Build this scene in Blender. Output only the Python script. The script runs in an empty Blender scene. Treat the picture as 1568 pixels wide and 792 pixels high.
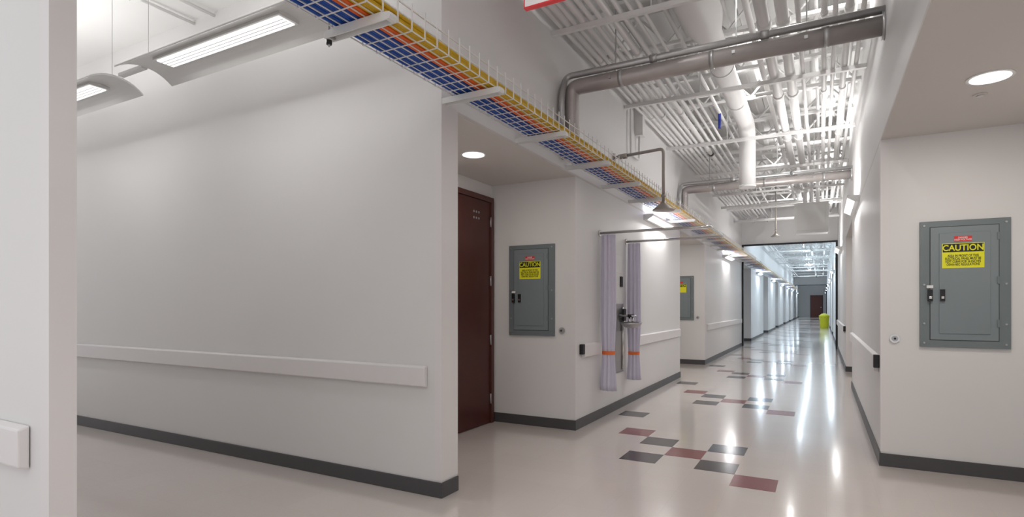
import bpy, bmesh, math, random
from mathutils import Vector, Matrix
random.seed(3)
scene = bpy.context.scene

# ------------------------------------------------------------------ materials
def mat(name, col, rough=0.5, metal=0.0, emit=0.0, ecol=None, spec=0.5, coat=0.0, noise=0.0, nscale=8.0, bump=0.0):
    m = bpy.data.materials.new(name); m.use_nodes = True
    nt = m.node_tree; b = nt.nodes["Principled BSDF"]
    b.inputs["Base Color"].default_value = (*col, 1)
    b.inputs["Roughness"].default_value = rough
    b.inputs["Metallic"].default_value = metal
    b.inputs["Specular IOR Level"].default_value = spec
    b.inputs["Coat Weight"].default_value = coat
    b.inputs["Coat Roughness"].default_value = 0.06
    if emit > 0:
        b.inputs["Emission Color"].default_value = (*(ecol or col), 1)
        b.inputs["Emission Strength"].default_value = emit
    if noise > 0 or bump > 0:
        tc = nt.nodes.new("ShaderNodeTexCoord")
        n = nt.nodes.new("ShaderNodeTexNoise"); n.inputs["Scale"].default_value = nscale; n.inputs["Detail"].default_value = 4
        nt.links.new(tc.outputs["Object"], n.inputs["Vector"])
        if noise > 0:
            r = nt.nodes.new("ShaderNodeMix"); r.data_type = 'RGBA'
            r.inputs[6].default_value = (*[max(0, c*(1-noise)) for c in col], 1)
            r.inputs[7].default_value = (*[min(1, c*(1+noise)) for c in col], 1)
            nt.links.new(n.outputs["Fac"], r.inputs[0]); nt.links.new(r.outputs[2], b.inputs["Base Color"])
        if bump > 0:
            bp = nt.nodes.new("ShaderNodeBump"); bp.inputs["Strength"].default_value = bump; bp.inputs["Distance"].default_value = 0.01
            nt.links.new(n.outputs["Fac"], bp.inputs["Height"]); nt.links.new(bp.outputs["Normal"], b.inputs["Normal"])
    return m

M_WALL = mat("wall_paint", (0.775, 0.765, 0.76), 0.45, spec=0.35, noise=0.015, nscale=1.3)
M_SOFF = mat("soffit_shade_beige", (0.69, 0.655, 0.63), 0.7, noise=0.01, nscale=2)  # beige from weaker light on the undersides, put into the base colour
M_RAIL = mat("rail_vinyl", (0.79, 0.765, 0.765), 0.4, noise=0.01, nscale=10)
M_BASE = mat("baseboard_rubber", (0.075, 0.072, 0.078), 0.45, noise=0.08, nscale=20)
M_DOOR = mat("door_wood", (0.07, 0.014, 0.010), 0.4, noise=0.25, nscale=5)
M_DFRAME = mat("door_frame_paint", (0.09, 0.03, 0.025), 0.4, noise=0.05)
M_PANEL = mat("panel_enamel", (0.18, 0.215, 0.225), 0.4, metal=0.1, noise=0.03, nscale=6)
M_PANEL2 = mat("panel_enamel_light", (0.225, 0.265, 0.28), 0.4, metal=0.1, noise=0.03, nscale=6)
M_BLACK = mat("black_plastic", (0.012, 0.012, 0.014), 0.4, noise=0.05)
M_YEL = mat("label_yellow", (0.85, 0.83, 0.02), 0.5, noise=0.02)
M_RED = mat("label_red", (0.75, 0.03, 0.03), 0.5, noise=0.02)
M_WHITE = mat("white_enamel", (0.8, 0.8, 0.79), 0.35, noise=0.01)
M_CEIL = mat("ceiling_white_paint", (0.78, 0.775, 0.765), 0.6, noise=0.03, nscale=3)
M_PIPEW = mat("pipe_white_paint", (0.82, 0.81, 0.80), 0.5, spec=0.35, noise=0.03, nscale=4)
M_GALV = mat("galvanized_steel", (0.50, 0.50, 0.50), 0.35, metal=0.75, noise=0.12, nscale=14)
M_INSUL = mat("insulation_jacket", (0.44, 0.405, 0.39), 0.38, metal=0.4, noise=0.12, nscale=9)
M_CHROME = mat("chrome", (0.66, 0.65, 0.64), 0.2, metal=1.0, noise=0.02)
M_STEEL = mat("stainless", (0.45, 0.45, 0.46), 0.35, metal=0.9, noise=0.05)
M_BRASS = mat("aged_bronze", (0.42, 0.38, 0.35), 0.4, metal=0.5, noise=0.1)
M_BLUE = mat("cable_blue", (0.008, 0.08, 0.42), 0.45, noise=0.15, nscale=30)
M_ORANGE = mat("cable_orange", (0.88, 0.15, 0.015), 0.45, noise=0.1, nscale=30)
M_YCAB = mat("cable_yellow", (0.72, 0.45, 0.01), 0.45, noise=0.1, nscale=30)
M_WIRE = mat("tray_wire_white", (0.82, 0.81, 0.80), 0.35, noise=0.02)
M_CURT = mat("curtain_lavender", (0.70, 0.67, 0.80), 0.75, noise=0.04, nscale=20)
M_TIE = mat("tie_orange", (0.90, 0.20, 0.05), 0.6, noise=0.05)
M_LENS = mat("lamp_lens_warm", (0.9, 0.9, 0.9), 0.4, emit=1.2, ecol=(1, 0.99, 0.98), noise=0.01)
M_LENSC = mat("lamp_lens_cool", (0.9, 0.9, 0.9), 0.4, emit=3.0, ecol=(0.82, 0.93, 1), noise=0.01)
M_YBIN = mat("bin_yellow", (0.78, 0.80, 0.03), 0.4, noise=0.03)
M_TRED = mat("tile_maroon", (0.23, 0.065, 0.07), 0.17, spec=0.4, noise=0.12, nscale=60)
M_TDK = mat("tile_charcoal", (0.060, 0.054, 0.058), 0.17, spec=0.4, noise=0.15, nscale=60)
M_TBL = mat("tile_slate", (0.055, 0.070, 0.10), 0.17, spec=0.4, noise=0.15, nscale=60)

TS = 0.283
def floor_mat():
    m = bpy.data.materials.new("floor_vinyl_tile"); m.use_nodes = True
    nt = m.node_tree; b = nt.nodes["Principled BSDF"]
    tc = nt.nodes.new("ShaderNodeTexCoord"); mp = nt.nodes.new("ShaderNodeMapping")
    mp.inputs["Location"].default_value = (0.40+TS/2, -4.12+TS/2, 0)
    br = nt.nodes.new("ShaderNodeTexBrick"); br.offset = 0; br.squash = 1
    br.inputs["Scale"].default_value = 1; br.inputs["Brick Width"].default_value = TS; br.inputs["Row Height"].default_value = TS
    br.inputs["Mortar Size"].default_value = 0.0007; br.inputs["Mortar Smooth"].default_value = 0.3
    br.inputs["Color1"].default_value = (0.68, 0.615, 0.58, 1); br.inputs["Color2"].default_value = (0.665, 0.60, 0.565, 1)
    br.inputs["Mortar"].default_value = (0.60, 0.54, 0.505, 1)
    n = nt.nodes.new("ShaderNodeTexNoise"); n.inputs["Scale"].default_value = 90; n.inputs["Detail"].default_value = 3
    mx = nt.nodes.new("ShaderNodeMix"); mx.data_type = 'RGBA'; mx.blend_type = 'MULTIPLY'; mx.inputs[0].default_value = 0.10
    n2 = nt.nodes.new("ShaderNodeTexNoise"); n2.inputs["Scale"].default_value = 2.2; n2.inputs["Detail"].default_value = 3
    bp = nt.nodes.new("ShaderNodeBump"); bp.inputs["Strength"].default_value = 0.04; bp.inputs["Distance"].default_value = 0.02
    L = nt.links.new
    L(tc.outputs["Object"], mp.inputs[0]); L(mp.outputs[0], br.inputs["Vector"])
    L(tc.outputs["Object"], n.inputs["Vector"]); L(tc.outputs["Object"], n2.inputs["Vector"])
    L(br.outputs["Color"], mx.inputs[6]); L(n.outputs["Color"], mx.inputs[7]); L(mx.outputs[2], b.inputs["Base Color"])
    L(n2.outputs["Fac"], bp.inputs["Height"]); L(bp.outputs[0], b.inputs["Normal"])
    b.inputs["Roughness"].default_value = 0.15
    b.inputs["Coat Weight"].default_value = 0.35; b.inputs["Coat Roughness"].default_value = 0.08
    return m
M_FLOOR = floor_mat()

# ------------------------------------------------------------------ builder
class MB:
    def __init__(s, name):
        s.name = name; s.bm = bmesh.new(); s.mats = []
    def mi(s, m):
        if m not in s.mats: s.mats.append(m)
        return s.mats.index(m)
    def box(s, x0, x1, y0, y1, z0, z1, m):
        i = s.mi(m)
        v = [s.bm.verts.new((x, y, z)) for x in (x0, x1) for y in (y0, y1) for z in (z0, z1)]
        for f in ((0,1,3,2),(4,6,7,5),(0,4,5,1),(2,3,7,6),(0,2,6,4),(1,5,7,3)):
            fc = s.bm.faces.new([v[k] for k in f]); fc.material_index = i
        return s
    def tube(s, pts, r, m, seg=10, cap=True, rs=None):
        i = s.mi(m); pts = [Vector(p) for p in pts]; n = len(pts)
        t0 = (pts[1]-pts[0]).normalized()
        ref = Vector((0,0,1)) if abs(t0.z) < 0.9 else Vector((1,0,0))
        nrm = t0.cross(ref).normalized(); rings = []
        for k in range(n):
            if k == 0: t = t0
            elif k == n-1: t = (pts[k]-pts[k-1]).normalized()
            else: t = ((pts[k+1]-pts[k]).normalized()+(pts[k]-pts[k-1]).normalized()).normalized()
            nrm = (nrm - t*nrm.dot(t)).normalized(); bn = t.cross(nrm)
            rr = rs[k] if rs else r
            rings.append([s.bm.verts.new(pts[k]+nrm*math.cos(a)*rr+bn*math.sin(a)*rr) for a in [2*math.pi*q/seg for q in range(seg)]])
        for k in range(n-1):
            for q in range(seg):
                f = s.bm.faces.new((rings[k][q], rings[k][(q+1)%seg], rings[k+1][(q+1)%seg], rings[k+1][q]))
                f.material_index = i; f.smooth = seg > 5
        if cap:
            for rg in (rings[0], rings[-1]):
                f = s.bm.faces.new(rg); f.material_index = i
        return s
    def prism(s, poly, axis, a0, a1, m):
        i = s.mi(m)
        def P(p, a): return {'x': (a, p[0], p[1]), 'y': (p[0], a, p[1]), 'z': (p[0], p[1], a)}[axis]
        A = [s.bm.verts.new(P(p, a0)) for p in poly]; B = [s.bm.verts.new(P(p, a1)) for p in poly]
        n = len(poly)
        for k in range(n):
            f = s.bm.faces.new((A[k], A[(k+1)%n], B[(k+1)%n], B[k])); f.material_index = i
        for q in (A, B):
            f = s.bm.faces.new(q); f.material_index = i
        return s
    def done(s, parent=None, bevel=0):
        bmesh.ops.recalc_face_normals(s.bm, faces=s.bm.faces)
        me = bpy.data.meshes.new(s.name); s.bm.to_mesh(me); s.bm.free()
        for m in s.mats: me.materials.append(m)
        o = bpy.data.objects.new(s.name, me); scene.collection.objects.link(o)
        if bevel:
            b = o.modifiers.new("bevel", 'BEVEL'); b.width = bevel; b.segments = 2; b.limit_method = 'ANGLE'
        if parent: o.parent = parent
        return o

def fillet(pts, r, n=6):
    pts = [Vector(p) for p in pts]; out = [pts[0]]
    for k in range(1, len(pts)-1):
        a = (pts[k-1]-pts[k]).normalized(); b = (pts[k+1]-pts[k]).normalized()
        p0 = pts[k]+a*r; p1 = pts[k]+b*r
        for q in range(n+1):
            t = q/n
            out.append(p0*(1-t)**2 + pts[k]*2*t*(1-t) + p1*t*t)
    out.append(pts[-1]); return out

def area(name, loc, rot, sx, sy, power, col=(1, 0.985, 0.965), parent=None, spread=180):
    l = bpy.data.lights.new(name, 'AREA'); l.shape = 'RECTANGLE'; l.size = sx; l.size_y = sy
    l.energy = power; l.color = col; l.spread = math.radians(spread)
    o = bpy.data.objects.new(name, l); scene.collection.objects.link(o)
    o.location = loc; o.rotation_euler = rot
    if parent: o.parent = parent
    return o

def text(body, loc, size, m, parent, name, align='CENTER', rot=(math.pi/2, 0, 0), sx=1.0):
    c = bpy.data.curves.new(name, 'FONT'); c.body = body; c.size = size; c.align_x = align; c.align_y = 'CENTER'
    c.space_line = 0.85; c.offset = size*0.02
    c.materials.append(m)
    o = bpy.data.objects.new(name, c); scene.collection.objects.link(o)
    o.location = loc; o.rotation_euler = rot; o.scale = (sx, 1, 1); o.parent = parent
    return o

# ------------------------------------------------------------------ dimensions
XL, XR = -2.075, 0.39
ZS, ZD = 2.44, 4.5
YA = 5.03
YO = 17.96
YEND = 66.0
NB = 3.035
ALC = [(9.6, 11.86), (18.15, 20.4), (25.0, 27.2), (31.8, 34.0), (38.6, 40.8), (45.4, 47.6), (52.2, 54.4)]

# ------------------------------------------------------------------ shell
def slab(name, *a):
    return MB(name).box(*a).done()
slab("floor", -9, 1.55, -3, YEND, -0.1, 0, M_FLOOR)
slab("wall_front_left", -9, XL, 0.83, 0.90, 0, ZD, M_WALL)
slab("wall_left_partition", -9, XL, 2.86, NB, 0, ZD, M_WALL)
slab("wall_left", -3.15, -3.0, NB, YEND, 0, ZS, M_WALL)
slab("wall_right", 1.4, 1.55, -3, YEND, 0, ZS, M_WALL)
starts = [YA] + [b for a, b in ALC]; ends = [a for a, b in ALC] + [YEND]
blocks = list(zip(starts, ends))
for a, b in blocks:
    slab("wall_left", -3.0, XL, a, b, 0, ZS, M_WALL); slab("wall_right", XR, 1.4, a, b, 0, ZS, M_WALL)
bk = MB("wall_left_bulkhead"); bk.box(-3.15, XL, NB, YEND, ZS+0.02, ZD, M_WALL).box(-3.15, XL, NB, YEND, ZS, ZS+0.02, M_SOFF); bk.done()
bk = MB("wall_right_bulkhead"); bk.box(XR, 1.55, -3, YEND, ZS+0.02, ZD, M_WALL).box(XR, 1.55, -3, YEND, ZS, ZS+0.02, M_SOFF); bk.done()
MB("ceiling_side_room").box(-9, XL, 0.90, 2.86, 3.6, 3.7, M_CEIL).box(-2.2, XL, 0.90, 2.86, 3.7, ZD, M_WALL).done()
slab("wall_header", XL, XR, YO, YO+0.19, 3.0, ZD, M_WALL)
slab("wall_header", XL, XR, 55.4, 55.6, 3.0, ZD, M_WALL)
slab("wall_back", XL, XR, YEND, YEND+0.15, 0, ZD, M_WALL)
dk = MB("ceiling"); dk.box(XL, XR, -3, YEND, ZD, ZD+0.08, M_CEIL)
x = XL+0.05
while x < XR-0.1:
    dk.prism([(x, ZD), (x+0.10, ZD), (x+0.085, ZD-0.045), (x+0.015, ZD-0.045)], 'y', -3, YEND, M_CEIL); x += 0.2
dk.done()

def frame(y, name):
    o = MB(name)
    o.box(XL, XL+0.05, y-0.03, y+0.02, 0, 3.0, M_BLACK).box(XR-0.05, XR, y-0.03, y+0.02, 0, 3.0, M_BLACK)
    o.box(XL+0.05, XR-0.05, y-0.03, y+0.02, 2.95, 3.0, M_BLACK); o.done()
frame(YO-0.02, "trim_1"); frame(55.38, "trim_2")

# baseboards
BH, BT = 0.095, 0.012
bb = MB("baseboard_front"); bb.box(-9, XL+BT, 2.86-BT, 2.86, 0, BH, M_BASE).box(XL, XL+BT, 2.86, NB, 0, BH, M_BASE); bb.done(bevel=0.003)
bb = MB("baseboard_front_left"); bb.box(-9, XL+BT, 0.83-BT, 0.83, 0, BH, M_BASE).box(XL, XL+BT, 0.83, 0.90, 0, BH, M_BASE); bb.done(bevel=0.003)
bb = MB("baseboard_left")
br_ = MB("baseboard_right")
for a, b in blocks:
    bb.box(XL, XL+BT, a-BT, b, 0, BH, M_BASE).box(-3.0, XL, a-BT, a, 0, BH, M_BASE)
    br_.box(XR-BT, XR, a-BT, b, 0, BH, M_BASE).box(XR, 1.4, a-BT, a, 0, BH, M_BASE)
bb.box(-3.0, -3.0+BT, NB, 3.93, 0, BH, M_BASE)
bb.done(); br_.done()

cg = MB("trim_corner_guards")
for xx, sgn in ((XL, 1), (XR, -1)):
    for a, b in blocks[:2]:
        cg.box(min(xx, xx+sgn*0.004), max(xx, xx+sgn*0.004), a-0.004, a+0.05, BH+0.01, ZS-0.02, M_RAIL)
        cg.box(min(xx, xx-sgn*0.05), max(xx, xx-sgn*0.05), a-0.004, a, BH+0.01, ZS-0.02, M_RAIL)
cg.box(XL, XL+0.004, 2.856, NB, BH+0.01, ZD-1.0, M_RAIL)
cg.box(XL-0.05, XL, 2.856, 2.86, BH+0.01, ZD-1.0, M_RAIL)
cg.box(XL, XL+0.004, 0.826, 0.90, BH+0.01, ZD-1.0, M_RAIL)
cg.box(XL-0.05, XL, 0.826, 0.83, BH+0.01, ZD-1.0, M_RAIL)
cg.done()

PAT = [(0,0,M_TRED), (-1,1,M_TDK), (-1,3,M_TBL), (-2,2,M_TRED), (-3,1,M_TDK), (-3,3,M_TDK), (-4,4,M_TRED), (-5,7,M_TDK)]
at = MB("floor_accent_tiles")
for k in range(-1, 16):
    for i, j, m in PAT:
        cx = -0.40 + i*TS; cy = 4.12 + (j+10*k)*TS; h = TS/2-0.001
        if k < 0 and cy < 5: continue
        at.box(cx-h, cx+h, cy-h, cy+h, 0, 0.0012, m)
at.done()

# ------------------------------------------------------------------ hand rails
def rail_x(name, x0, x1, y):
    o = MB(name); o.prism([(y-0.002, 0.68), (y-0.035, 0.69), (y-0.035, 0.81), (y-0.002, 0.82)], 'x', x0, x1, M_RAIL)
    o.done(bevel=0.006)
def rail_y(name, xw, s, y0, y1, endcap=False):
    o = MB(name); o.prism([(xw, 0.68), (xw+s*0.035, 0.69), (xw+s*0.035, 0.81), (xw, 0.82)], 'y', y0, y1, M_RAIL)
    if endcap: o.box(min(xw, xw+s*0.04), max(xw, xw+s*0.04), y0-0.06, y0-0.005, 0.72, 0.82, M_BLACK)
    o.done(bevel=0.005)
rail_x("wall_bumper_rail", -8.9, -2.18, 2.86)
rail_x("wall_bumper_rail", -8.9, -2.20, 0.83)
rail_y("wall_bumper_rail", XL, 1, 5.20, 5.62, True)
rail_y("wall_bumper_rail", XL, 1, 6.85, 9.5)
rail_y("wall_bumper_rail", XL, 1, 12.1, 17.7)
rail_y("wall_bumper_rail", XR, -1, 5.20, 9.4, True)
rail_y("wall_bumper_rail", XR, -1, 12.1, 17.7, True)

# ------------------------------------------------------------------ doors
def hall_door(name):
    o = MB(name)
    xw = -3.0
    y0, y1, zt = 3.98, 4.93, 2.25
    o.box(xw, xw+0.05, y0-0.05, y0, 0, zt+0.05, M_DFRAME).box(xw, xw+0.05, y1, y1+0.05, 0, zt+0.05, M_DFRAME)
    o.box(xw, xw+0.05, y0, y1, zt, zt+0.05, M_DFRAME)
    o.box(xw, xw+0.035, y0+0.003, y1-0.003, 0.008, zt-0.003, M_DOOR)
    for z in (0.25, 0.85, 1.45, 2.05):
        o.tube([(xw+0.042, y1-0.004, z-0.05), (xw+0.042, y1-0.004, z+0.05)], 0.009, M_STEEL)
    for a in range(3):
        for b in range(2):
            o.tube([(xw+0.034, 4.62+a*0.045, 2.12-b*0.06), (xw+0.038, 4.62+a*0.045, 2.12-b*0.06)], 0.012, M_STEEL)
    o.tube([(xw+0.03, 4.06, 1.0), (xw+0.09, 4.06, 1.0), (xw+0.09, 4.17, 1.0)], 0.011, M_STEEL)
    return o.done()
hall_door("door_1")
d = MB("door_2")
dx, dw, dy = -0.45, 0.52, YEND
d.box(dx-dw-0.06, dx-dw, dy-0.05, dy, 0, 2.26, M_DFRAME).box(dx+dw, dx+dw+0.06, dy-0.05, dy, 0, 2.26, M_DFRAME)
d.box(dx-dw, dx+dw, dy-0.05, dy, 2.2, 2.26, M_DFRAME).box(dx-dw, dx+dw, dy-0.03, dy, 0.01, 2.2, mat("door_wood_red", (0.16, 0.035, 0.025), 0.4, noise=0.2))
d.box(dx+0.35, dx+0.45, dy-0.06, dy-0.03, 0.95, 1.05, M_STEEL); d.done()

# ------------------------------------------------------------------ electrical panels
def panel(x0, x1, y, detail=True):
    z0, z1 = 0.90, 1.805
    W = x1-x0
    p = MB("electrical_panel")
    p.box(x0, x1, y-0.02, y, z0, z1, M_PANEL)
    a0, a1 = x0+W*0.12, x1-W*0.13; c0, c1 = z0+0.055, z1-0.045
    e = 0.004
    p.box(a0-e, a1+e, y-0.0215, y-0.02, c0-e, c1+e, M_BLACK)
    p.box(a0, a1, y-0.026, y-0.02, c0, c1, M_PANEL2)
    b0, b1 = x0+W*0.22, x1-W*0.22
    p.box(b0-0.002, b1+0.002, y-0.0268, y-0.026, z0+0.098, z1-0.088, M_PANEL)
    p.box(b0, b1, y-0.031, y-0.026, z0+0.10, z1-0.09, M_PANEL2)
    for zz in (z0+0.15, z0+0.45, z1-0.15):
        p.box(x1-0.075, x1-0.062, y-0.034, y-0.02, zz, zz+0.05, M_PANEL)
    for xx in (x0+0.025, x1-0.025):
        for zz in (z0+0.03, z0+0.45, z1-0.03, z0+0.17):
            p.tube([(xx, y-0.02, zz), (xx, y-0.026, zz)], 0.007, M_STEEL)
    for xx in (x0+W*0.115, x0+W*0.255):
        p.box(xx-0.014, xx+0.014, y-0.045, y-0.026, 1.23, 1.315, M_BLACK)
        p.box(xx-0.008, xx+0.008, y-0.050, y-0.045, 1.248, 1.265, M_CHROME)
    p.box(x0+W*0.075, x0+W*0.15, y-0.0335, y-0.026, 1.325, 1.345, M_WHITE)
    o = p.done(bevel=0.0015)
    lx0, lx1 = x0+W*0.25, x0+W*0.715; lc = (lx0+lx1)/2; lz0, lz1 = 1.465, 1.64
    q = MB("caution_label"); q.box(lx0, lx1, y-0.0325, y-0.031, lz0, lz1, M_YEL)
    q.box(lx0+0.004, lx1-0.004, y-0.0332, y-0.0325, lz1-0.062, lz1-0.004, M_BLACK)
    q.box(lc-0.05, lc+0.05, y-0.0325, y-0.031, lz1+0.012, lz1+0.05, M_RED); q.done(parent=o)
    text("CAUTION", (lc, y-0.0337, lz1-0.034), 0.058, M_YEL, o, "caution_text", sx=0.88)
    if detail:
        text("AREA IN FRONT OF THIS\nELECTRICAL PANEL MUST BE\nKEPT CLEAR FOR 36 INCHES\nOSHA-NEC REGULATIONS", (lc, y-0.0337, lz0+0.055), 0.024, M_BLACK, o, "label_text", sx=0.65)
        text("DANGER\nHIGH VOLTAGE", (lc, y-0.0337, lz1+0.031), 0.017, M_WHITE, o, "danger_text", sx=0.8)
    return o
panel(-2.79, -2.285, YA); panel(0.626, 1.134, YA)
panel(-2.79, -2.285, 11.86, False); panel(0.626, 1.134, 11.86, False)

def lock(x, y, z):
    o = MB("cam_lock"); o.tube([(x, y, z), (x, y-0.012, z)], 0.032, M_CHROME, 20)
    o.tube([(x, y-0.012, z), (x, y-0.022, z)], 0.02, M_STEEL, 16); o.tube([(x, y-0.022, z), (x, y-0.026, z)], 0.008, M_BLACK, 10); o.done()
lock(-2.21, YA, 0.955); lock(0.475, YA, 0.955); lock(-2.21, 11.86, 0.955)

# ------------------------------------------------------------------ cable tray
TX0, TX1, TZ = -2.0, -1.70, 2.50
Y0, Y1 = 0.2, 50.0
t = MB("cable_tray")
def wirebox(o, p, q, rr):
    (x0,y0,z0),(x1,y1,z1) = p, q
    o.box(min(x0,x1)-rr, max(x0,x1)+rr, min(y0,y1)-rr, max(y0,y1)+rr, min(z0,z1)-rr, max(z0,z1)+rr, M_WIRE)
n = 6; r = 0.0023; r2 = 0.0028
for k in range(n+1):
    xx = TX0+(TX1-TX0)*k/n
    wirebox(t, (xx, Y0, TZ), (xx, Y1, TZ), r)
for zz in (0.05, 0.10):
    wirebox(t, (TX1, Y0, TZ+zz), (TX1, Y1, TZ+zz), r2)
    wirebox(t, (TX0, Y0, TZ+zz), (TX0, Y1, TZ+zz), r2)
y = Y0
while y < Y1:
    wirebox(t, (TX0, y, TZ-2*r), (TX1, y, TZ-2*r), r)
    wirebox(t, (TX1+2*r2, y, TZ), (TX1+2*r2, y, TZ+0.125), r2)
    wirebox(t, (TX0-2*r2, y, TZ), (TX0-2*r2, y, TZ+0.125), r2)
    y += 0.1 if y < 18 else 0.3
y = 1.92
while y < 40:
    zb = TZ-0.008
    xs_ = XL if y > 2.86 else TX0-0.03
    t.prism([(y-0.024, zb), (y-0.024, zb-0.036), (y-0.019, zb-0.036), (y-0.017, zb-0.012), (y+0.017, zb-0.012), (y+0.019, zb-0.036), (y+0.024, zb-0.036), (y+0.024, zb)], 'x', xs_, TX1+0.025, M_WHITE)
    for xe, sg in ((TX1+0.025, 1), (xs_, -1)):
        if sg < 0 and y > 2.86: continue
        t.prism([(xe, zb), (xe+sg*0.02, zb-0.004), (xe+sg*0.026, zb-0.02), (xe+sg*0.018, zb-0.034), (xe, zb-0.036)], 'y', y-0.024, y+0.024, M_WHITE)
    if y < 2.86:   # free span: clamped on a threaded rod
        xe = TX0-0.045
        t.tube([(xe, y, zb-0.065), (xe, y, 4.5)], 0.005, M_STEEL, 6)
        t.tube([(xe, y, zb-0.055), (xe, y, zb-0.03)], 0.014, M_BLACK, 6)
        t.box(xe-0.012, TX0-0.02, y-0.02, y+0.02, zb-0.03, zb-0.022, M_STEEL)
    y += 0.965
t.done()

def cables(name, m, xs, zs, rr):
    o = MB(name)
    for i, (xx, zz) in enumerate(zip(xs, zs)):
        ph = random.random()*6; pts = []; yy = Y0+0.02
        while yy < Y1:
            pts.append((xx+0.004*math.sin(yy*1.7+ph), yy, zz+0.002*math.sin(yy*2.3+ph))); yy += 0.35 if yy < 18 else 1.5
        o.tube(pts, rr, m, 6)
    return o.done()
cables("data_cable_bundle", M_BLUE, [-1.982+0.0185*i for i in range(8)]+[-1.97+0.022*i for i in range(5)], [TZ+0.015]*8+[TZ+0.034]*5, 0.0098)
cables("data_cable_bundle", M_ORANGE, [-1.83+0.019*i for i in range(3)]+[-1.82+0.02*i for i in range(2)], [TZ+0.016]*3+[TZ+0.036]*2, 0.0105)
cables("data_cable_bundle", M_YCAB, [-1.770+0.018*i for i in range(4)]+[-1.765+0.018*i for i in range(3)]+[-1.755, -1.73], [TZ+0.015]*4+[TZ+0.035]*3+[TZ+0.055]*2, 0.0105)

# ------------------------------------------------------------------ wall lights
def sconce(xw, s, y, cool, pu, pd, L=1.2, z=2.34):
    lens = M_LENSC if cool else M_LENS
    col = (0.72, 0.88, 1.0) if cool else (1, 0.985, 0.97)
    o = MB("sconce_light")
    D = 0.13
    xa = xw
    o.prism([(xa, z), (xa+s*0.05, z), (xa+s*D, z+0.05), (xa+s*D, z+0.075), (xa, z+0.075)], 'y', y-L/2, y+L/2, M_WHITE)
    o.prism([(xa+s*0.052, z-0.001), (xa+s*0.052, z+0.002), (xa+s*(D-0.006), z+0.047), (xa+s*(D-0.004), z+0.043)], 'y', y-L/2+0.02, y+L/2-0.02, lens)
    ob = o.done()
    area("sconce_down", (xw+s*0.10, y, z-0.005), (0, -s*math.radians(28), 0), 0.06, L-0.06, pd, col, ob)
    area("sconce_up", (xw+s*0.09, y, z+0.085), (0, math.pi+s*math.radians(12), 0), 0.08, L-0.05, pu, col, ob)
sconce(XL, 1, 8.0, False, 5, 10); sconce(XR, -1, 8.3, False, 26, 7, z=2.42)
sconce(XL, 1, 14.8, False, 5, 10); sconce(XR, -1, 14.8, False, 26, 7, z=2.42)
for yy in (22.7, 29.5, 36.3, 43.1, 49.8, 60.0):
    sconce(XL, 1, yy, True, 9, 18); sconce(XR, -1, yy, True, 36, 15)

def fill_strip(x, y, p, cool=False):  # strip lights added among the joists only to brighten the corridor
    col = (0.72, 0.88, 1.0) if cool else (1, 0.985, 0.97)
    o = MB("added_fill_strip")
    o.prism([(x-0.06, 4.20), (x-0.035, 4.26), (x+0.035, 4.26), (x+0.06, 4.20), (x+0.05, 4.20), (x+0.03, 4.215), (x-0.03, 4.215), (x-0.05, 4.20)], 'y', y-0.45, y+0.45, M_WHITE)
    o.tube([(x, y-0.43, 4.2), (x, y+0.43, 4.2)], 0.013, M_LENSC if cool else M_LENS, 8)
    for dy in (-0.3, 0.3): o.tube([(x, y+dy, 4.26), (x, y+dy, 4.5)], 0.004, M_WHITE, 5)
    ob = o.done()
    area("fill_strip_down", (x, y, 4.18), (0, 0, 0), 0.10, 0.85, p, col, ob)
    area("fill_strip_up", (x, y, 4.275), (math.pi, 0, 0), 0.10, 0.85, p*0.2, col, ob)
for k in range(8):
    fill_strip(-0.7 if k % 2 else 0.12, 1.43+2.1*k, 10)
for k in range(6):
    fill_strip(-0.8, 20.5+6*k, 26, True)  # cool ones added to lift the zone past the opening

# pendants
def pendant(cx, cy, cz, L=1.7, along='x', pu=22, pdn=5, tilt=14, hang=3.6):
    e = bpy.data.objects.new("pendant_linear_light", None); scene.collection.objects.link(e)
    o = MB("housing")
    pts_o = []; pts_i = []
    for k in range(13):
        a = -1+2*k/12
        pts_o.append((a*0.19, 0.055-0.075*abs(a)**2.2)); pts_i.append((a*0.19, 0.04-0.07*abs(a)**2.2))
    poly = pts_o + pts_i[::-1]
    o.prism(poly, 'x', -L/2, L/2, M_WHITE)
    o.box(-0.62, 0.62, -0.07, 0.07, 0.014, 0.040, M_WHITE)
    o.box(-L/2-0.3, -L/2, -0.02, 0.02, 0.03, 0.05, M_WHITE)
    for xx in (-0.80, 0.80):
        o.tube([(xx, 0, 0.05), (xx, 0, hang-cz)], 0.002, M_STEEL, 5)
    o.done(parent=e)
    l = MB("lens"); l.box(-0.60, 0.60, -0.055, 0.055, 0.008, 0.014, M_LENS)
    for k in range(1, 4): l.box(-0.60, 0.60, -0.055+k*0.0275-0.002, -0.055+k*0.0275+0.002, 0.005, 0.008, M_WHITE)
    l.done(parent=e)
    for s in (1, -1):
        area("uplight", (0, s*0.03, 0.075), (math.pi+s*math.radians(tilt), 0, 0), 1.5, 0.05, pu*(0.65 if s > 0 else 0.35), (1, 0.99, 0.98), e)
    area("downlight", (0, 0, 0.002), (0, 0, 0), 1.15, 0.10, pdn, (1, 0.99, 0.98), e)
    e.location = (cx, cy, cz)
    if along == 'y': e.rotation_euler = (0, 0, math.pi/2)
    return e
for px in (-3.28, -5.35, -7.4):
    pendant(px, 2.2, 2.82, pu=7.5, pdn=3.5)
pendant(-0.85, -1.2, 2.9, along='y', pu=22, pdn=12, hang=4.5)  # unseen pendant added behind the camera for more light up front
lc_ = MB("lighting_conduit")
for xx in (-4.62, -4.35): lc_.tube([(xx, 0.92, 3.57), (xx, 2.86, 3.57)], 0.012, M_PIPEW, 8)
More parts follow.
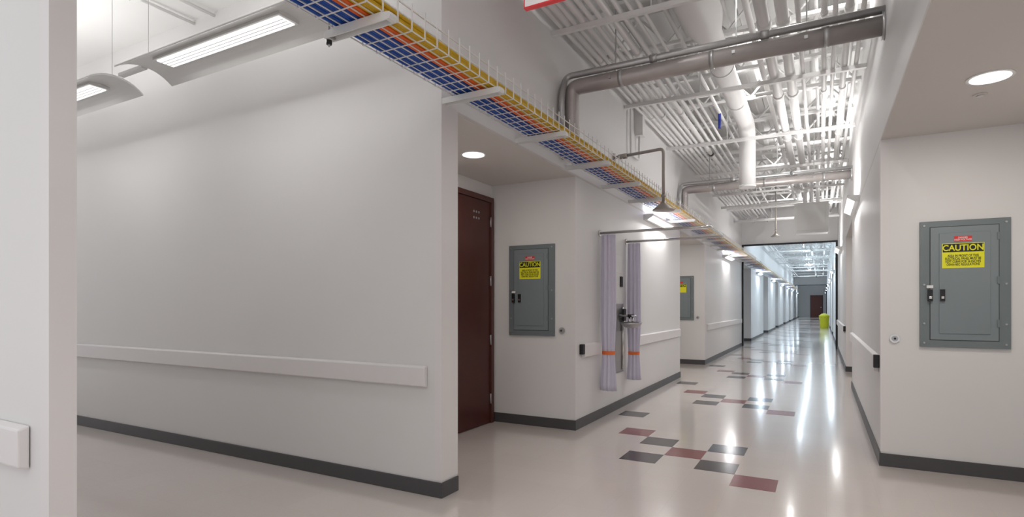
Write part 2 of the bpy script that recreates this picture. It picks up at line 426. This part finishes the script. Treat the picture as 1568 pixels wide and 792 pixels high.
lc_.box(-4.68, -4.28, 2.38, 2.42, 3.55, 3.60, M_PIPEW); lc_.done()

def can(x, y, p, c=(1, 0.93, 0.85)):
    o = MB("recessed_downlight")
    o.tube([(x, y, ZS-0.006), (x, y, ZS)], 0.105, M_WHITE, 28)
    o.tube([(x, y, ZS-0.009), (x, y, ZS-0.006)], 0.09, M_LENS, 28)
    ob = o.done()
    l = bpy.data.lights.new("can_light", 'AREA'); l.shape = 'DISK'; l.size = 0.17; l.energy = p; l.color = c
    lo = bpy.data.objects.new("can_light", l); scene.collection.objects.link(lo); lo.location = (x, y, ZS-0.012); lo.parent = ob
can(-2.5, 3.89, 4.5); can(0.80, 3.92, 9); can(0.80, 0.8, 9); can(-2.5, 10.7, 6); can(0.8, 10.7, 6)
s_ = MB("soffit_sprinkler"); s_.tube([(0.815, 4.22, ZS), (0.815, 4.22, ZS-0.008)], 0.035, M_SOFF, 20).tube([(0.815, 4.22, ZS-0.008), (0.815, 4.22, ZS-0.014)], 0.02, M_CHROME, 14); s_.done()

# ------------------------------------------------------------------ joists & ceiling services
j = MB("ceiling_joists")
def joist(y):
    j.box(XL, XR, y-0.03, y+0.03, 4.38, 4.42, M_CEIL); j.box(XL, XR, y-0.03, y+0.03, 4.0, 4.035, M_CEIL)
    n = 8; st = (XR-XL)/n
    for k in range(n):
        a = (XL+k*st, y, 4.03 if k % 2 == 0 else 4.38); b = (XL+(k+1)*st, y, 4.38 if k % 2 == 0 else 4.03)
        j.tube([a, b], 0.014, M_CEIL, 5)
y = 0.9
while y < YO-0.2: joist(y); y += 1.05
y = YO+1.2
while y < 55: joist(y); y += 2.1
j.done()
sr = MB("pipe_support_racks")
ys = []
y = 2.42
while y < 17.5: ys.append(y); y += 2.08
y = 19.5
while y < 54: ys.append(y); y += 4
for y in ys:
    sr.box(XL+0.001, XR-0.001, y-0.02, y+0.02, 3.56, 3.60, M_PIPEW)
    for xx in (-1.2, -0.2):
        sr.tube([(xx, y, 3.6), (xx, y, 4.4)], 0.006, M_PIPEW, 5)
sr.done()
cb = MB("overhead_conduit_bundle")
for xx, rr in ((-1.98, .02), (-1.915, .025), (-1.85, .02), (-1.78, .028), (-1.70, .02), (-1.63, .02), (-1.55, .03), (-1.45, .02), (-1.36, .016), (-1.28, .016), (-0.44, .05), (-0.29, .05), (-0.17, .02), (0.02, .025), (0.1, .02), (0.2, .03), (0.3, .02)):
    ye = random.uniform(15, 17.9)
    cb.tube([(xx, 0.5, 3.60+rr), (xx, ye, 3.60+rr)], rr, M_PIPEW, 10)
    yy = 1.5
    while yy < ye and rr > 0.024:
        cb.tube([(xx, yy, 3.60+rr), (xx, yy+0.08, 3.60+rr)], rr*1.22, M_PIPEW, 10); yy += 1.9
for xx, rr, zz in ((-1.6, .03, 3.86), (-1.25, .022, 3.9), (-0.6, .03, 3.92), (0.25, .035, 3.9), (-0.05, .02, 4.12), (-1.3, .02, 4.2)):
    cb.tube([(xx, 0.5, zz), (xx, 17.9, zz)], rr, M_PIPEW, 10)
for yy, zz, rr, xa, xb in ((5.6, 3.78, .02, XL, -1.2), (7.4, 3.75, .025, -0.7, XR), (7.6, 3.92, .02, XL, -1.15), (10.2, 3.8, .03, XL, XR), (11.4, 3.75, .02, XL, XR), (12.9, 3.8, .025, XL, XR), (14.0, 3.5, .03, XL, XR), (16.2, 3.45, .03, XL, XR)):
    cb.tube([(xa+0.001 if xa == XL else xa, yy, zz), (xb-0.001, yy, zz)], rr, M_PIPEW, 8)
cb.tube([(-1.25, 8.3, 3.68), (-1.25, 8.3, 3.90)], 0.02, mat("valve_blue", (0.02, 0.04, 0.35), 0.4, noise=0.05), 10)
cb.tube([(-1.55, 9.4, 3.63), (-1.55, 9.48, 3.63)], 0.036, M_BLACK, 10)
for xx, rr in ((-1.9, .03), (-1.75, .03), (-0.4, .05), (0.1, .03)):
    cb.tube([(xx, 18.3, 3.66), (xx, 55, 3.66)], rr, M_PIPEW, 8)
cb.done()

du = MB("ventilation_duct")
DZ = 3.86
pts = [(-0.97, y_, DZ) for y_ in (0.6, 3.0, 5.4)] + [(-0.97, 5.75, DZ)]
path = fillet([(-0.97, 8.0, DZ), (-0.97, 9.05, DZ), (-0.97, 9.05, 2.97)], 0.26, 8)
allp = pts+[tuple(p) for p in path]
rs = [0.185, 0.185, 0.185, 0.125]+[0.115]*len(path)
du.tube(allp, 0.13, M_PIPEW, 24, rs=rs)
for y_ in (1.8, 3.2, 4.4):
    du.tube([(-0.97, y_, DZ), (-0.97, y_+0.04, DZ)], 0.192, M_PIPEW, 24)
for y_ in (6.6, 7.8):
    du.tube([(-0.97, y_, DZ), (-0.97, y_+0.04, DZ)], 0.128, M_PIPEW, 20)
du.tube([(-0.97, 9.05, 2.99), (-0.97, 9.05, 2.96)], 0.122, M_PIPEW, 20)
du.done()

def cross(y, z, name, R=0.068):
    o = MB(name)
    p = fillet([(XR, y, z), (-1.985, y, z), (-1.985, y, ZS+0.16), (XL, y, ZS+0.16)], 0.08, 6)
    o.tube(p, R, M_INSUL, 18)
    for xx in (0.05, -0.75, -1.5):
        o.tube([(xx, y, z), (xx-0.035, y, z)], R+0.004, M_GALV, 18)
    o.tube([(XR, y, z), (XR-0.02, y, z)], R+0.03, M_GALV, 18)
    p2 = fillet([(XR, y-0.03, z+R+0.032), (-2.03, y-0.03, z+R+0.032), (-2.03, y-0.12, z-0.1), (-2.03, y-0.12, ZS+0.24)], 0.07, 6)
    o.tube(p2, 0.028, M_GALV, 14)
    for xx in (-0.35, -1.2):
        o.tube([(xx, y-0.03, z+R+0.032), (xx-0.06, y-0.03, z+R+0.032)], 0.034, M_GALV, 14)
    for xx in (-1.6, -0.6, -0.1):
        o.box(xx-0.012, xx+0.012, y-R-0.012, y+R+0.012, z-0.012, z+0.012, M_GALV)
        o.tube([(xx, y+R+0.02, z), (xx, y+R+0.02, 3.98)], 0.006, M_GALV, 5)
    o.done()
cross(4.73, 3.17, "insulated_crossing_pipe"); cross(9.5, 3.10, "insulated_crossing_pipe", 0.062)

h = MB("unit_heater")
hx, hy, hz = -0.19, 13.6, 3.05
h.box(hx-0.30, hx+0.30, hy-0.2, hy+0.3, hz-0.3, hz+0.3, M_WHITE)
h.box(hx-0.32, hx+0.32, hy-0.22, hy-0.2, hz-0.32, hz+0.32, M_WHITE)
h.box(hx-0.27, hx+0.27, hy-0.226, hy-0.22, hz-0.27, hz+0.27, M_WHITE)
for xx in (-0.12, 0.0, 0.12): h.tube([(hx+xx, hy, hz+0.3), (hx+xx, hy, 4.5)], 0.04, M_PIPEW, 10)
h.done(bevel=0.004)

c = MB("junction_conduit")
c.box(XL, XL+0.10, 7.0, 7.12, 3.35, 3.75, M_PIPEW)
c.tube(fillet([(XL+0.04, 7.06, 3.35), (XL+0.04, 7.06, 3.05), (XL+0.04, 6.7, 3.05), (XL+0.04, 6.7, 4.3)], 0.05), 0.014, M_PIPEW)
c.tube([(XL+0.04, 7.06, 3.75), (XL+0.04, 7.06, 4.3)], 0.014, M_PIPEW); c.done()

e = MB("exit_sign")
ex0, ex1, ey, ez0, ez1 = -1.82, -1.52, 3.5, 3.27, 3.52
M_EXF = mat("exit_face", (0.8, 0.76, 0.75), 0.3, emit=0.25, ecol=(1, .93, .93), noise=0.01)
M_EXR = mat("exit_red", (0.8, 0.06, 0.07), 0.3, emit=0.12, ecol=(1, .08, .08), noise=0.01)
e.box(ex0, ex1, ey-0.02, ey+0.02, ez0, ez1, M_EXR).box(ex0+0.010, ex1-0.010, ey-0.024, ey-0.02, ez0+0.010, ez1-0.010, M_EXF)
e.box((ex0+ex1)/2-0.01, (ex0+ex1)/2+0.01, ey-0.01, ey+0.01, ez1, 4.5, M_WHITE)
eo = e.done()
text("EXIT", ((ex0+ex1)/2, ey-0.026, 3.42), 0.13, M_EXR, eo, "exit_text")

# ------------------------------------------------------------------ emergency shower station
def shower(name, pts, head):
    o = MB(name)
    o.tube(fillet(pts, 0.05), 0.017, M_BRASS, 12)
    x, y, z = head
    prof = [(0.02, 0.10), (0.03, 0.075), (0.05, 0.06), (0.085, 0.03), (0.115, 0.008), (0.12, 0.0), (0.115, -0.006), (0.02, -0.006)]
    o.tube([(x, y, z+p[1]) for p in prof], 1, M_BRASS, 24, rs=[p[0] for p in prof])
    o.tube([(x, y, z+0.14), (x, y, z+0.17)], 0.026, M_BRASS, 14)
    return o
o = shower("emergency_shower", [(XL, 6.17, 2.88), (-1.51, 6.17, 2.91), (-1.51, 6.17, 2.33)], (-1.51, 6.17, 2.24))
o.tube([(XL, 6.17, 2.88), (XL+0.015, 6.17, 2.88)], 0.05, M_BRASS, 16)
o.tube([(XL+0.06, 6.17, 2.88), (XL+0.16, 6.17, 2.885)], 0.03, M_BRASS, 12)
o.done()
o = shower("emergency_shower", [(-0.99, 15.3, 4.3), (-0.99, 15.3, 3.6), (-0.99, 15.3, 3.0)], (-0.99, 15.3, 2.9)); o.done()

rod = MB("curtain_rod")
for y_ in (5.71, 6.63):
    rod.tube([(XL, y_, 1.97), (XL+0.012, y_, 1.97)], 0.035, M_CHROME, 16)
rod.tube(fillet([(XL, 5.71, 1.97), (-0.95, 5.71, 1.97), (-0.95, 6.63, 1.97), (XL, 6.63, 1.97)], 0.09), 0.0135, M_CHROME, 12)
rod.done()

def curtain(cx, y, zt, zb, ztie):
    o = MB("shower_curtain"); i = o.mi(M_CURT); rings = []; N = 64
    for k in range(25):
        f_ = k/24; z = zt+(zb-zt)*f_
        dtie = abs(z-ztie)
        w = 0.064*(0.74+0.26*min(1, dtie/0.35)) + 0.012*f_
        dpt = 0.040*(0.7+0.3*min(1, dtie/0.3))
        ring = []
        for q in range(N):
            a = 2*math.pi*q/N
            m_ = 1+0.22*math.cos(9*a+0.6*math.sin(z*3))
            ring.append(o.bm.verts.new((cx+w*m_*math.cos(a), y+dpt*m_*math.sin(a), z)))
        rings.append(ring)
    for k in range(24):
        for q in range(N):
            f2 = o.bm.faces.new((rings[k][q], rings[k][(q+1) % N], rings[k+1][(q+1) % N], rings[k+1][q])); f2.smooth = True; f2.material_index = i
    o.bm.faces.new(rings[0]); o.bm.faces.new(rings[-1])
    it = o.mi(M_TIE); bands = []
    for z in (ztie-0.018, ztie+0.018):
        bands.append([o.bm.verts.new((cx+0.07*math.cos(2*math.pi*q/32), y+0.045*math.sin(2*math.pi*q/32), z)) for q in range(32)])
    for q in range(32):
        f2 = o.bm.faces.new((bands[0][q], bands[0][(q+1) % 32], bands[1][(q+1) % 32], bands[1][q])); f2.material_index = it; f2.smooth = True
    for k in range(6):
        xx = cx-0.055+k*0.022
        o.tube([(xx, y-0.016, zt+0.01), (xx, y, zt+0.04), (xx, y+0.016, zt+0.01)], 0.0025, M_CHROME, 5)
    o.done()
curtain(-1.975, 5.71, 1.945, 0.30, 0.70); curtain(-1.975, 6.63, 1.945, 0.31, 0.63)

ew = MB("eyewash_station")
ew.box(XL, XL+0.012, 6.05, 6.50, 0.42, 1.22, M_STEEL)
ew.box(XL+0.012, XL+0.018, 6.07, 6.48, 0.44, 0.90, M_GALV)
ew.tube([(XL+0.03, 6.42, 0.45), (XL+0.03, 6.42, 1.18)], 0.016, M_CHROME)
ew.tube(fillet([(XL+0.02, 6.32, 1.08), (XL+0.22, 6.32, 1.08), (XL+0.22, 6.2, 1.08)], 0.04), 0.014, M_CHROME)
prof = [(0.02, 0.94), (0.07, 0.95), (0.11, 0.975), (0.13, 1.01), (0.125, 1.01), (0.10, 0.98), (0.02, 0.96)]
ew.tube([(XL+0.17, 6.28, p[1]) for p in prof], 1, M_STEEL, 24, rs=[p[0] for p in prof])
for yy in (6.22, 6.34):
    ew.tube([(XL+0.17, yy, 0.97), (XL+0.17, yy, 1.07)], 0.01, M_CHROME); ew.tube([(XL+0.17, yy, 1.07), (XL+0.17, yy, 1.10)], 0.022, M_BLACK)
ew.box(XL+0.03, XL+0.06, 6.38, 6.46, 1.02, 1.16, M_BLACK)
ew.box(XL, XL+0.02, 6.40, 6.46, 1.42, 1.54, M_BLACK).box(XL, XL+0.006, 6.18, 6.46, 1.58, 1.78, M_WHITE)
ew.done()

sw = MB("light_switch_plate"); sw.box(XL, XL+0.008, 6.98, 7.06, 1.1, 1.22, M_WHITE).box(XL+0.008, XL+0.014, 7.0, 7.04, 1.13, 1.19, M_WHITE); sw.done()

b = MB("yellow_waste_bin")
prof = [(0.19, 0.0), (0.20, 0.02), (0.235, 0.60), (0.25, 0.62), (0.25, 0.66), (0.22, 0.68), (0.12, 0.76), (0.02, 0.78)]
b.tube([(0.12, 34.0, p[1]) for p in prof], 1, M_YBIN, 24, rs=[p[0] for p in prof]); b.done()

# ------------------------------------------------------------------ world, camera
wd = bpy.data.worlds.new("world"); scene.world = wd; wd.use_nodes = True
wd.node_tree.nodes["Background"].inputs[0].default_value = (0.98, 0.98, 1.0, 1)
wd.node_tree.nodes["Background"].inputs[1].default_value = 0.78
cam = bpy.data.cameras.new("camera"); co = bpy.data.objects.new("camera", cam); scene.collection.objects.link(co)
cam.sensor_width = 36; cam.lens = 19.79; cam.shift_y = 0.0459; cam.clip_end = 200; cam.clip_start = 0.05
co.location = (0, 0, 1.2); co.rotation_euler = (math.pi/2, 0, math.radians(28.81))
scene.camera = co
scene.view_settings.view_transform = 'Standard'
scene.view_settings.look = 'None'
scene.view_settings.exposure = 0.15
